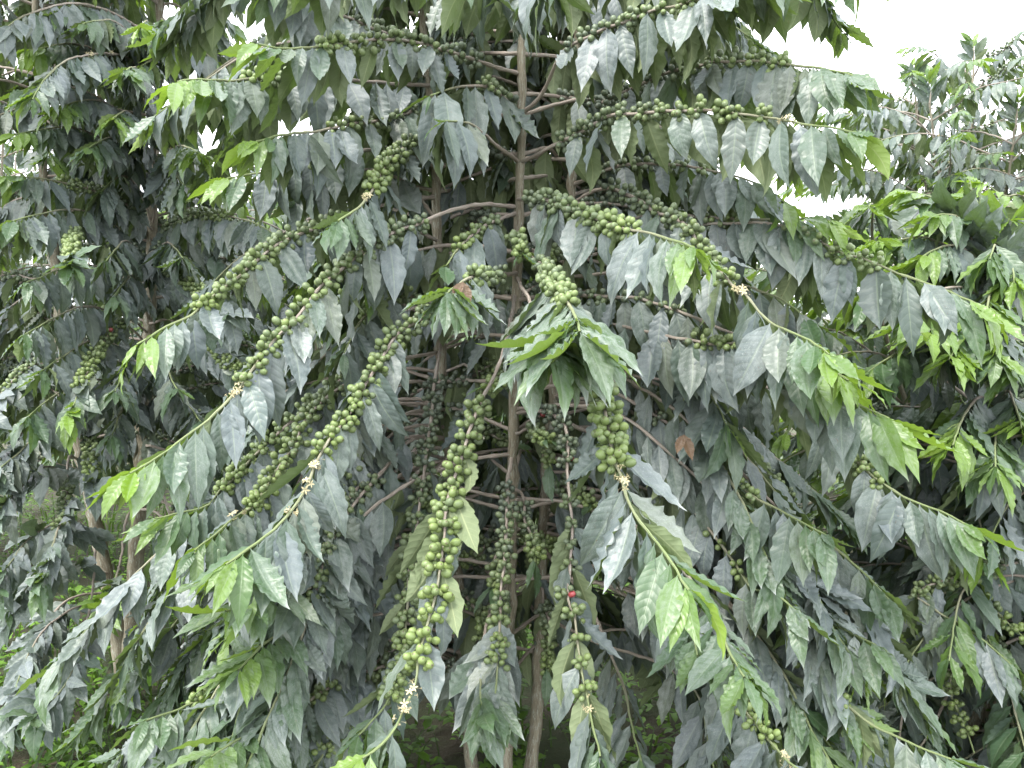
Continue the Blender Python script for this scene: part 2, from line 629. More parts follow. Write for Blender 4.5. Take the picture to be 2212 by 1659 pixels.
                    s.add_leaf(br, org, pos + Sd * np.interp(nd, u, rad), d, nrm, sz, yo, du * (1 - .25 * min(1, yo)))
            for (a, b, dens) in berries:
                if a <= nd <= b:
                    n = int(round(nber * dens * rng.uniform(.7, 1.3)))
                    if n > 0:
                        s.add_cluster(br, org, pos, Tn, n, fresh + .45 * (nd - .35) / .4, rb * (1 if nd < b - .12 else .92), ripe)
        # the tip: a last pair, a fan of new leaves, a small bud
        e, Te = P[-1], unit(T[-1])
        th = unit(Te * np.array([1, 1, 0]) + hd * .2)
        side = unit(np.cross(th, Z))
        nf = 2 + fan
        if leaf[1] >= 1:
            for j in range(nf):
                sgn = 1 if j % 2 else -1
                sc = rng.uniform(.3, 1.0)
                d = Te * .8 + side * sgn * sc * (.5 + .25 * (j > 1)) - Z * (.15 + .25 * rng.random()) * droop + rng.normal(0, .12, 3)
                nrm = Z * .9 + side * sgn * .35 + rng.normal(0, .15, 3)
                yo = float(np.clip(.55 + lime * .55 + rng.normal(0, .08), 0, 1))
                s.add_leaf(br, org, e - Te * .012 * j, d, nrm, L * tipsize * (rng.uniform(.75, 1.1) if fan > 3 else rng.uniform(.35, .9)), yo, dust * .6)
        for f in flowers:
            pos = np.array([np.interp(f, u, P[:, j]) for j in range(3)])
            Tn = unit(np.array([np.interp(f, u, T[:, j]) for j in range(3)]))
            flower(s, br, org, pos, Tn)
        return br

    def finish(s, vis_leaf, vis_berry, cap=300, keep=1):
        """vis_* : visible cell counts; the most visible become objects of their own, the rest one mesh each"""
        for items, vis, temps, low, meshes, mj, nm, nj in (
                (s.leaves, vis_leaf, LEAVES, LEAVES_LOW, LEAF_MESH, M_LEAF, 'leaf', 'foliage'),
                (s.berries, vis_berry, BERRIES, BERRIES, BERRY_MESH, M_BERRY, 'berry', 'berries')):
            if not items:
                continue
            order = np.argsort(-vis, kind='stable')
            single = set(int(i) for i in order[:cap] if vis[i] >= keep)
            rest = [it for i, it in enumerate(items) if i not in single]
            for i in sorted(single):
                it = items[i]
                o = bpy.data.objects.new(nm, meshes[it['var']])
                m = Matrix((it['rot'] * it['size']).tolist()).to_4x4()
                m.translation = Vector(it['pos'] - it['org'])
                o.parent = it['br']
                o.matrix_basis = m
                o.color = it['tint'] + (1.0,)
                if it.get('lab'):
                    o['label'] = it['lab']
                COL.objects.link(o)
            if rest:
                Vs, Qs, Us, Ts, off = [], [], [], [], 0
                for i, it in enumerate(items):
                    if i in single:
                        continue
                    V, Q, UV = (low if s.low or vis[i] < 2 else temps)[it['var']]
                    Vs.append((V * it['size']) @ it['rot'].T + (it['pos'] - s.base))
                    Qs.append(Q + off)
                    Us.append(UV)
                    Ts.append(np.tile(it['tint'], (len(V), 1)))
                    off += len(V)
                me = make_mesh(nj, np.vstack(Vs), np.vstack(Qs), np.vstack(Us), np.vstack(Ts), mj)
                o = s.link(nj, me, s.root, (0, 0, 0))
                o['kind'] = 'stuff'


def petal_mesh():
    V, Q = [], []
    for k in range(5):
        a = 2 * math.pi * k / 5
        c, sn = math.cos(a), math.sin(a)
        b = len(V)
        for (x, y, z) in ((.05, -.06, .3), (.05, .06, .3), (.55, -.2, .55), (.55, .2, .55), (1.0, -.05, .42), (1.0, .05, .42)):
            V.append((x * c - y * sn, x * sn + y * c, z))
        Q += [(b, b + 2, b + 3, b + 1), (b + 2, b + 4, b + 5, b + 3)]
    b = len(V)
    for i, (rr, z) in enumerate(((.07, -.3), (.10, .32))):
        for k in range(5):
            a = 2 * math.pi * k / 5
            V.append((rr * math.cos(a), rr * math.sin(a), z))
    for k in range(5):
        Q.append((b + k, b + (k + 1) % 5, b + 5 + (k + 1) % 5, b + 5 + k))
    return np.array(V), np.array(Q)


PETV, PETQ = petal_mesh()


def flower(tree, br, org, pos, T):
    Vs, Qs, off = [], [], 0
    for k in range(int(rng.integers(5, 9))):
        d = unit(rng.normal(0, 1, 3) + Z * .5 - np.array([0, .5, 0]))
        x = unit(np.cross(d, [.3, .8, .5]))
        y = np.cross(d, x)
        M = np.stack([x, y, d], 1)
        sc = rng.uniform(.006, .009)
        V = PETV.copy()
        if rng.random() < .5:                       # closed bud
            V[:, :2] *= .28
            V[:, 2] *= 1.3
        Vs.append((V * sc) @ M.T + d * .007 + T * rng.normal(0, .007))
        Qs.append(PETQ + off)
        off += len(V)
    me = make_mesh('flower', np.vstack(Vs), np.vstack(Qs), mat=M_FLOWER, smooth=False)
    o = tree.link('flower', me, br, pos - org)


def path3(pts, Y0, Y1, e=.8):
    """pixel polyline of the photograph -> points in space, distance running from Y0 to Y1"""
    p = np.array(pts, float)
    s = np.concatenate([[0], np.cumsum(np.linalg.norm(np.diff(p, axis=0), axis=1))])
    s /= s[-1]
    return [at(a, b, Y0 + (Y1 - Y0) * (u ** e)) for (a, b), u in zip(p, s)]


def fractions(pts, Y0, Y1, e, kw):
    """the fractions noted along the photographed curve, turned into fractions of the real length"""
    p = np.array(pts, float)
    s = np.concatenate([[0], np.cumsum(np.linalg.norm(np.diff(p, axis=0), axis=1))])
    s /= s[-1]
    u = np.linspace(0, 1, 200)
    P = np.array([at(np.interp(a, s, p[:, 0]), np.interp(a, s, p[:, 1]), Y0 + (Y1 - Y0) * a ** e) for a in u])
    q = np.concatenate([[0], np.cumsum(np.linalg.norm(np.diff(P, axis=0), axis=1))])
    q /= q[-1]
    f = lambda a: float(np.interp(a, u, q)) if a < 1 else a
    kw = dict(kw)
    if 'berries' in kw:
        kw['berries'] = [(f(a), f(b), c) for a, b, c in kw['berries']]
    if 'leaf' in kw:
        kw['leaf'] = (f(kw['leaf'][0]), kw['leaf'][1])
    if 'flowers' in kw:
        kw['flowers'] = [f(a) for a in kw['flowers']]
    kw['young'] = f(kw.get('young', .72))
    return kw


TREES = []
# ================================================================== the tree in the middle
T0 = Tree((-.02, 2.1, 0), 'coffee tree in the middle, three bare stems and long drooping branches of green berries')
TREES.append(T0)
S1p = [(1090, 1800), (1098, 1450), (1103, 1200), (1110, 900), (1116, 700), (1118, 520), (1124, 350), (1128, 160), (1128, -160), (1128, -330)]
S2p = [(1045, 1800), (1020, 1660), (1000, 1420), (978, 1130), (965, 900), (952, 750), (945, 560), (942, 420), (935, 250), (915, 60), (900, -200)]
S3p = [(1130, 1800), (1158, 1560), (1168, 1300), (1178, 1050), (1195, 850), (1222, 600), (1240, 300), (1248, 120), (1255, -150), (1260, -300)]
ST = []
for p, Y, r0 in ((S1p, 2.0, .0185), (S2p, 2.13, .0195), (S3p, 2.12, .0195)):
    pp = [at(a, b, Y) for a, b in p]
    g0 = pp[0].copy()
    g0[2] = -.03
    ST.append(T0.trunk([g0] + pp, r0, .0085))

D = dict
BR = [
    # upper left
    ([(1121, 159), (1050, 136), (990, 112), (900, 84), (800, 78), (720, 88), (640, 92), (570, 80)], 2.0, 1.55,
     D(berries=[(.14, .76, 1.15)], leaf=(.18, 1), lime=.3, sp=.042)),
    ([(915, 112), (850, 82), (780, 55), (700, 28), (620, -8), (540, -40)], 2.1, 1.8, D(berries=[(.1, .6, .7)], leaf=(.05, 1))),
    ([(936, 215), (880, 243), (780, 264), (700, 278), (620, 286), (545, 300)], 2.1, 1.6,
     D(berries=[(.08, .62, .75)], leaf=(.1, 1), lime=.8)),
    ([(930, 185), (860, 182), (775, 178), (680, 178), (584, 173), (500, 178), (430, 173), (385, 178)], 2.12, 1.5,
     D(berries=[(.3, .72, .6)], leaf=(.1, 1), lime=1.0, young=.66)),
    ([(938, 318), (905, 298), (860, 330), (820, 380), (796, 425), (768, 455), (722, 486)], 2.1, 1.55,
     D(berries=[(.1, .66, 1.5)], leaf=(.1, 1), flowers=[.72], sp=.034, skip=.3, fresh=.5)),
    ([(1112, 446), (1025, 442), (951, 457), (894, 478), (823, 506), (750, 560), (683, 614), (630, 678), (590, 714), (549, 762),
      (520, 801), (496, 833), (442, 883), (380, 925), (308, 972), (250, 1005)], 1.98, 1.22,
     D(berries=[(.2, .7, .95)], leaf=(.22, 1), flowers=[.71, .73], lime=.9, young=.74, L=.15)),
    ([(942, 425), (850, 440), (770, 465), (701, 488), (620, 524), (573, 561), (517, 607), (467, 646), (430, 684), (372, 708),
      (318, 740)], 2.13, 1.45, D(berries=[(.3, .78, .95)], leaf=(.25, 1), lime=1.0, young=.78)),
    ([(1112, 560), (1057, 572), (985, 628), (915, 685), (866, 720), (837, 765), (813, 801), (788, 847), (763, 890), (738, 925),
      (708, 965), (680, 1015), (645, 1085), (600, 1142), (540, 1190), (490, 1222)], 1.98, 1.14,
     D(berries=[(.22, .66, .95)], leaf=(.3, 1), flowers=[.74, .68, .8], lime=.5, young=.76, fresh=.5, L=.15, rb=.0068)),
    ([(950, 700), (880, 705), (827, 741), (761, 791), (708, 850), (660, 885), (620, 922), (552, 982), (506, 1032), (474, 1060),
      (442, 1096), (380, 1112), (330, 1125)], 2.13, 1.5, D(berries=[(.25, .8, .85)], leaf=(.3, 1), lime=.3)),
    ([(955, 760), (860, 775), (760, 815), (690, 868), (655, 911), (634, 968), (609, 996), (588, 1032), (566, 1064), (545, 1095),
      (510, 1115), (460, 1160), (420, 1192)], 2.13, 1.4, D(berries=[(.25, .8, .9)], leaf=(.3, 1), flowers=[.84], lime=.3)),
    # hanging in front
    ([(1112, 640), (1100, 715), (1075, 798), (1050, 847), (1029, 908), (1011, 968), (993, 1025), (975, 1081), (967, 1167),
      (954, 1269), (944, 1312), (929, 1361), (915, 1411), (905, 1475), (887, 1521), (869, 1563), (838, 1605), (790, 1640)], 1.97, 1.1,
     D(e=.6, berries=[(.2, .8, 1.25)], leaf=(.28, 1), flowers=[.83, .86, .89], lime=.7, young=.86, fresh=.55, L=.145, sp=.041, rb=.0078, skip=.45, flip=1.0)),
    ([(1225, 630), (1258, 715), (1284, 791), (1292, 840), (1300, 890), (1310, 943), (1318, 990), (1330, 1020), (1342, 1050),
      (1352, 1085), (1372, 1115), (1400, 1150), (1440, 1200), (1480, 1260)], 2.1, 1.0,
     D(e=.4, berries=[(.2, .57, 1.7)], leaf=(.3, 1), flowers=[.59, .62, .6], lime=.35, young=.6, fresh=.45, L=.155, sp=.042, rb=.0080)),
    ([(1116, 535), (1150, 560), (1175, 575), (1199, 607), (1228, 650), (1250, 685), (1262, 720)], 1.98, 1.2,
     D(berries=[(.2, .72, .95)], leaf=(.45, 1), young=.35, dust=1.1, fan=7, tipsize=.95, L=.165)),
    ([(1116, 600), (1150, 650), (1175, 695), (1185, 735)], 1.98, 1.22, D(leaf=(.4, 1), young=.3, dust=1.1, fan=7, tipsize=.95, L=.165)),
    ([(1116, 590), (1040, 585), (985, 605), (950, 632)], 1.98, 1.4, D(leaf=(.5, 1), young=.6, dust=1.0, fan=5, berries=[(.2, .6, .7)])),
    ([(1112, 893), (1160, 888), (1195, 896), (1222, 930), (1226, 1032), (1232, 1106), (1234, 1177), (1230, 1283), (1241, 1319),
      (1246, 1354), (1255, 1407), (1263, 1453), (1270, 1489), (1277, 1517), (1285, 1567), (1300, 1640)], 2.0, 1.3,
     D(flip=.7, sp=.05, berries=[(.03, .25, 1.6), (.3, .82, .8)], leaf=(.35, 1), flowers=[.86], young=.88, fresh=.2, ripe=.02)),
    ([(953, 735), (946, 780), (936, 830), (929, 901), (919, 971), (912, 1032), (903, 1110), (890, 1195), (883, 1241), (880, 1298),
      (876, 1347), (873, 1411), (864, 1450), (852, 1489), (834, 1531), (800, 1567), (770, 1600)], 2.13, 1.35,
     D(flip=.6, berries=[(.1, .9, 1.15)], leaf=(.3, 1), fresh=.15, skip=.4, sp=.047)),
    ([(970, 985), (925, 1030), (880, 1062), (834, 1099), (781, 1170), (755, 1225), (735, 1290), (700, 1340), (640, 1380)], 2.13, 1.5,
     D(berries=[(.2, .6, .4)], leaf=(.5, 1), young=.6, fresh=.15)),
    ([(960, 880), (900, 965), (852, 1010), (800, 1090), (765, 1150), (720, 1200), (640, 1250)], 2.13, 1.6,
     D(berries=[(.2, .6, .5)], leaf=(.4, 1), young=.6, fresh=.1)),
    ([(1106, 985), (1098, 1030), (1097, 1089), (1098, 1142), (1094, 1213), (1090, 1283), (1089, 1354), (1085, 1407), (1082, 1453),
      (1080, 1500), (1090, 1560)], 2.0, 1.45, D(face=.7, berries=[(.1, .82, .65)], leaf=(.6, 1), young=.7, dust=.9, fresh=.2, fan=2)),
    ([(1101, 1250), (1060, 1320), (1040, 1400), (1035, 1480), (1040, 1540)], 2.0, 1.4, D(face=.7, leaf=(.5, 1), young=.6, dust=.8, fan=3)),
    # lower left: sprays of leaves
    ([(985, 1180), (860, 1165), (720, 1190), (600, 1225), (500, 1262)], 2.13, 1.35, D(leaf=(.25, 1), young=.45, lime=.3, sp=.04, droop=.55, dust=.8)),
    ([(990, 1270), (860, 1250), (740, 1265), (620, 1285), (500, 1325)], 2.13, 1.3, D(leaf=(.25, 1), young=.4, lime=.3, sp=.04, droop=.5, dust=.8, fan=2)),
    ([(996, 1350), (860, 1320), (720, 1335), (600, 1370), (520, 1440)], 2.13, 1.35, D(leaf=(.25, 1), young=.4, lime=.5, sp=.04, droop=.55, dust=.7)),
    ([(1000, 1410), (800, 1372), (640, 1380), (520, 1420), (446, 1489), (390, 1515), (310, 1545)], 2.13, 1.4,
     D(berries=[(.6, .85, .6)], leaf=(.3, 1), young=.8, dust=.8, fresh=.3)),
    ([(1003, 1450), (850, 1440), (720, 1490), (600, 1560), (500, 1610), (440, 1650)], 2.13, 1.3,
     D(leaf=(.25, 1), young=.4, lime=.3, sp=.045, droop=.6, dust=.8, berries=[(.2, .6, .6)])),
    ([(1003, 1440), (900, 1400), (820, 1420), (750, 1540), (690, 1640), (650, 1720)], 2.13, 1.5,
     D(berries=[(.3, .8, .8)], leaf=(.2, 1), fresh=.2)),
    ([(998, 1380), (880, 1350), (760, 1400), (680, 1480), (620, 1600), (590, 1690)], 2.13, 1.6,
     D(berries=[(.5, .8, .8)], leaf=(.2, 1), dust=.8, fresh=.15)),
    # upper right
    ([(1128, 245), (1170, 205), (1215, 112), (1269, 78), (1319, 55), (1400, 25), (1480, 2), (1560, -20), (1650, -45)], 2.0, 1.6,
     D(berries=[(.25, .75, .75)], leaf=(.28, 1), L=.16, fresh=.2)),
    ([(1244, 255), (1298, 227), (1354, 198), (1404, 177), (1453, 159), (1500, 146), (1569, 135), (1640, 131), (1707, 138),
      (1774, 145), (1841, 158)], 2.12, 1.5,
     D(berries=[(.08, .76, .72)], leaf=(.2, 1), L=.155, young=.76, fresh=.25)),
    ([(1122, 352), (1165, 330), (1209, 308), (1276, 272), (1319, 248), (1390, 241), (1470, 234), (1551, 231), (1600, 237),
      (1643, 244), (1690, 252), (1735, 262), (1790, 266), (1840, 272)], 2.0, 1.42,
     D(berries=[(.1, .74, 1.2)], leaf=(.12, 1), flowers=[.8], L=.16, young=.8, lime=.2, fresh=.35, sp=.044)),
    ([(1122, 350), (1085, 325), (1055, 305), (1010, 272), (950, 268)], 2.0, 1.7, D(leaf=(.5, 1), young=.95, L=.15)),
    ([(1236, 400), (1300, 372), (1350, 356), (1466, 357), (1560, 375), (1640, 400), (1700, 440)], 2.12, 1.75,
     D(berries=[(.1, .6, .5)], leaf=(.2, 1), young=.6, lime=.2)),
    ([(1119, 430), (1140, 432), (1167, 433), (1213, 446), (1248, 460), (1283, 471), (1319, 482), (1347, 489), (1400, 496),
      (1467, 508), (1500, 520)], 1.98, 1.3,
     D(berries=[(.05, .66, 1.4)], leaf=(.1, 1), young=.72, lime=.5, dust=.7, fresh=.5, sp=.036, L=.15)),
    ([(1234, 440), (1301, 407), (1351, 418), (1383, 432), (1418, 457), (1461, 472), (1495, 500), (1515, 545), (1535, 570),
      (1562, 590), (1588, 618), (1611, 634), (1661, 688), (1714, 715), (1760, 740), (1800, 765)], 2.12, 1.28,
     D(berries=[(.12, .62, 1.25)], leaf=(.2, 1), flowers=[.66, .67], young=.74, lime=.5, fresh=.35, L=.155, sp=.044)),
    ([(1232, 485), (1400, 466), (1505, 471), (1576, 473), (1680, 474), (1750, 472), (1800, 478)], 2.12, 1.7,
     D(berries=[(.45, .65, .6)], leaf=(.2, 1), young=.6, lime=.8)),
    ([(1228, 555), (1420, 500), (1600, 482), (1700, 490), (1745, 505), (1816, 542), (1859, 553), (1905, 575), (1944, 593),
      (1986, 607), (2050, 630), (2105, 655)], 2.12, 1.5,
     D(berries=[(.2, .4, .4), (.52, .76, .9)], leaf=(.2, 1), L=.16, young=.82, lime=.5, fresh=.2)),
    ([(1117, 648), (1190, 640), (1258, 642), (1312, 646), (1386, 650), (1436, 667), (1478, 681), (1540, 710), (1604, 734),
      (1660, 755), (1717, 798), (1738, 812), (1763, 833), (1784, 848), (1823, 872), (1875, 895), (1930, 920)], 2.0, 1.35,
     D(berries=[(.12, .42, .5), (.55, .76, .7)], leaf=(.18, 1), flowers=[.8], L=.165, young=.8, lime=.4, fresh=.25)),
    ([(1117, 668), (1250, 690), (1400, 720), (1530, 745), (1600, 742), (1650, 752), (1720, 765), (1790, 800), (1840, 825)], 2.0, 1.4,
     D(berries=[(.5, .7, .6)], leaf=(.2, 1), young=.6, lime=.9, L=.15, fan=2)),
    ([(1194, 855), (1337, 872), (1390, 908), (1425, 925), (1480, 961), (1515, 993), (1561, 1021), (1593, 1042), (1632, 1071),
      (1660, 1090), (1728, 1124), (1790, 1160)], 2.12, 1.45,
     D(berries=[(.1, .74, .75)], leaf=(.25, 1), young=.8, fresh=.25, L=.15)),
    ([(1190, 900), (1300, 945), (1390, 1000), (1460, 1065), (1491, 1099), (1533, 1152), (1569, 1198), (1597, 1237), (1622, 1269),
      (1668, 1285), (1725, 1325)], 2.12, 1.4, D(berries=[(.5, .8, .22)], leaf=(.1, 1), young=.78, dust=.8, r0=.0058, L=.15, skip=.35)),
    ([(1212, 700), (1450, 762), (1650, 845), (1763, 911), (1788, 961), (1823, 989), (1852, 1017), (1880, 1042), (1912, 1063),
      (1951, 1088), (2020, 1115), (2080, 1145)], 2.12, 1.45,
     D(berries=[(.55, .8, .85)], leaf=(.2, 1), young=.82, lime=.3, fresh=.25, L=.16)),
    ([(1185, 990), (1400, 1050), (1600, 1150), (1682, 1213), (1717, 1258), (1738, 1283), (1763, 1311), (1788, 1326), (1840, 1348),
      (1900, 1375)], 2.12, 1.5, D(berries=[(.6, .84, .75)], leaf=(.2, 1), young=.84, fresh=.35, dust=.7)),
    ([(1178, 1150), (1400, 1205), (1600, 1285), (1689, 1347), (1710, 1386), (1728, 1411), (1753, 1446), (1788, 1489), (1820, 1520),
      (1848, 1542), (1880, 1567), (1937, 1595), (1986, 1616), (2050, 1640)], 2.12, 1.32,
     D(berries=[(.5, .78, .75)], leaf=(.2, 1), young=.86, fresh=.5, L=.155, dust=.6)),
    ([(1172, 1200), (1350, 1250), (1480, 1330), (1545, 1410), (1579, 1475), (1590, 1513), (1604, 1542), (1632, 1574), (1661, 1609),
      (1700, 1655), (1760, 1690)], 2.12, 1.25, D(berries=[(.55, .82, .8)], leaf=(.3, 1), flowers=[.88, .9], young=.9, fresh=.5, L=.16)),
    ([(1175, 1190), (1240, 1260), (1280, 1322), (1305, 1372), (1329, 1436), (1351, 1496), (1368, 1574), (1386, 1640)], 2.12, 1.55,
     D(leaf=(.5, 1), r0=.006, young=.95, dust=.9, skip=.5)),
    ([(1184, 1060), (1340, 1110), (1440, 1190), (1510, 1280), (1550, 1370), (1590, 1450)], 2.12, 1.22,
     D(leaf=(.3, 1), young=.5, lime=.2, dust=.7, sp=.042, droop=.75, fan=3)),
    ([(1180, 1130), (1320, 1170), (1430, 1260), (1490, 1350), (1510, 1440)], 2.12, 1.3, D(leaf=(.3, 1), young=.55, lime=.2, dust=.8, sp=.045)),
    ([(1165, 1330), (1290, 1390), (1420, 1430), (1500, 1500), (1520, 1590), (1540, 1680)], 2.12, 1.5, D(leaf=(.5, 1), dust=.7, young=.9)),
    ([(1178, 1100), (1400, 1130), (1600, 1200), (1720, 1290), (1800, 1390), (1850, 1470)], 2.12, 1.65, D(leaf=(.3, 1), dust=.8, young=.9, sp=.045)),
    ([(1190, 960), (1420, 1010), (1600, 1080), (1760, 1150), (1860, 1230), (1920, 1290)], 2.12, 1.6, D(leaf=(.3, 1), dust=.7, young=.8)),
    ([(1215, 690), (1380, 700), (1480, 770), (1540, 860), (1570, 920)], 2.12, 1.6, D(leaf=(.3, 1), dust=.5, young=.95, L=.165)),
    ([(1222, 600), (1400, 580), (1560, 600), (1680, 640), (1760, 690)], 2.12, 1.7, D(leaf=(.3, 1), young=.9, L=.16, berries=[(.3, .6, .5)])),
    # above the frame
    ([(1128, 25), (1090, -40), (1050, -60), (1010, -50)], 2.0, 1.55, D(leaf=(.2, 1), young=2, L=.155, sp=.035)),
    ([(1128, 10), (1150, -60), (1175, -70), (1180, -40)], 2.0, 1.45, D(leaf=(.2, 1), young=2, L=.155, sp=.03)),
    ([(1128, -90), (1010, -110), (900, -105), (790, -95), (680, -80)], 2.0, 1.6, D(leaf=(.15, 1), L=.16, young=.9)),
    ([(905, -60), (850, -90), (760, -95), (660, -70), (590, -50)], 2.1, 1.75, D(leaf=(.1, 1), L=.15)),
    ([(925, 20), (980, -20), (1030, -40)], 2.1, 1.9, D(leaf=(.1, 1), L=.15, young=2)),
    ([(1128, -80), (1250, -110), (1400, -110), (1560, -100), (1680, -70)], 2.0, 1.65, D(leaf=(.15, 1), L=.165, young=.95)),
    ([(1252, 30), (1330, -30), (1450, -60), (1560, -65)], 2.12, 1.9, D(leaf=(.1, 1), L=.165, young=.95)),
    ([(1128, -250), (1350, -330), (1560, -260), (1720, -140), (1790, -75), (1830, -45)], 2.0, 1.2, D(leaf=(.8, 1), L=.12, young=.7, skip=.2)),
    # around the stems
    ([(945, 520), (900, 500), (860, 520), (820, 560), (790, 610)], 2.13, 1.75, D(leaf=(.3, 1), L=.165, young=2)),
    ([(952, 690), (900, 640), (840, 640), (780, 690), (740, 760)], 2.13, 1.7, D(leaf=(.3, 1), L=.16, young=2, berries=[(.2, .7, .6)])),
    ([(1116, 460), (1060, 480), (1000, 520), (960, 570)], 2.0, 1.7, D(leaf=(.2, 1), L=.16, young=2, berries=[(.2, .8, .6)])),
    ([(1118, 240), (1060, 190), (1000, 190), (930, 210)], 2.0, 1.75, D(leaf=(.1, 1), L=.16, young=2, berries=[(.1, .5, .9)])),
    ([(945, 480), (880, 400), (800, 370), (700, 390), (640, 430)], 2.13, 1.9, D(leaf=(.2, 1), L=.15, young=2)),
    ([(940, 360), (850, 320), (740, 330), (640, 355), (560, 370), (480, 385)], 2.13, 1.8, D(leaf=(.2, 1), L=.14, young=.8, lime=1.0, berries=[(.45, .8, .9)])),
]
for pts, Y0, Y1, kw in BR:
    e = kw.pop('e', .8)
    T0.branch(path3(pts, Y0, Y1, e), **fractions(pts, Y0, Y1, e, kw))


def free_branch(tree, start, az, length, rise, fall, **kw):
    h = np.array([math.sin(az), math.cos(az), 0.0])
    pts = [start + h * (length * s) + Z * length * (rise * s - fall * s * s) for s in np.linspace(0, 1, 6)]
    pts = [p + rng.normal(0, .008, 3) * (i > 0) for i, p in enumerate(pts)]
    return tree.branch(pts, **kw)


# the far side of the middle tree and short berried side shoots near its stems
for si, Pst in enumerate(ST):
    zz = Pst[:, 2]
    for z in np.concatenate([np.arange(.55, 1.75, .11), np.arange(1.75, 2.8, .075)]):
        k = int(np.argmin(abs(zz - z)))
        for side in (-1, 1):
            az = side * rng.uniform(.1, 1.5)
            free_branch(T0, Pst[k], az, rng.uniform(.55, .85), rng.uniform(.2, .45), rng.uniform(.5, .9), leaf=(.12, 1), L=.15,
                        young=.85, berries=[(.15, .6, .5)] if rng.random() < .5 else (), fresh=.1, skip=.1)
    for z in np.arange(.75, 1.75, .15):
        k = int(np.argmin(abs(zz - z)))
        az = rng.uniform(1.7, 4.6)
        free_branch(T0, Pst[k], az, rng.uniform(.18, .32), rng.uniform(.1, .4), rng.uniform(.2, .6), leaf=(2, 3),
                    berries=[(.3, 1, .65)], fresh=.08, r0=.004, r1=.0025)
# drooping lower sprays towards the viewer, kept clear of the bare stems
n_ok = 0
for tr in range(600):
    Pst = ST[tr % 3]
    k = int(np.argmin(abs(Pst[:, 2] - rng.uniform(.38, 1.35))))
    az = math.pi + rng.choice([-1, 1]) * rng.uniform(.25, 1.45)
    ln, ri, fa = rng.uniform(.55, .95), rng.uniform(.15, .45), rng.uniform(.75, 1.2)
    h = np.array([math.sin(az), math.cos(az), 0.0])
    ss_ = np.linspace(.35, 1, 8)[:, None]
    px, py, pz = project(Pst[k] + h * ln * ss_ + Z * ln * (ri * ss_ - fa * ss_ ** 2))
    if ((px > 880) & (px < 1330) & (py > 620) & (py < 1500)).any() or py[-1] > 1800 or py[-1] < 1050 or pz[-1] < 1.15:
        continue
    free_branch(T0, Pst[k], az, ln, ri, fa, leaf=(.3, 1), L=.14, young=.55 if rng.random() < .6 else .85, lime=rng.choice([0, 0, .4]), dust=.8,
                berries=[(.35, .65, .6)] if rng.random() < .4 else (), fresh=.2)
    n_ok += 1
    if n_ok > 64:
        break
# two dry brown leaves
for (a, b, Y) in ((1000, 608, 1.45), (1478, 938, 1.5)):
    br = T0.root.children[5]
    org = np.array(br.location) + T0.base
    T0.add_leaf(br, org, at(a, b, Y), np.array([.25, -.2, -.9]), np.array([.2, -1, .2]), .055, 0, 2.0, var=3, lab='dry brown leaf')
    T0.add_leaf(br, org, at(a, b, Y), np.array([-.4, -.2, -.8]), np.array([-.2, -1, .2]), .045, 0, 2.0, var=5, lab='dry brown leaf')


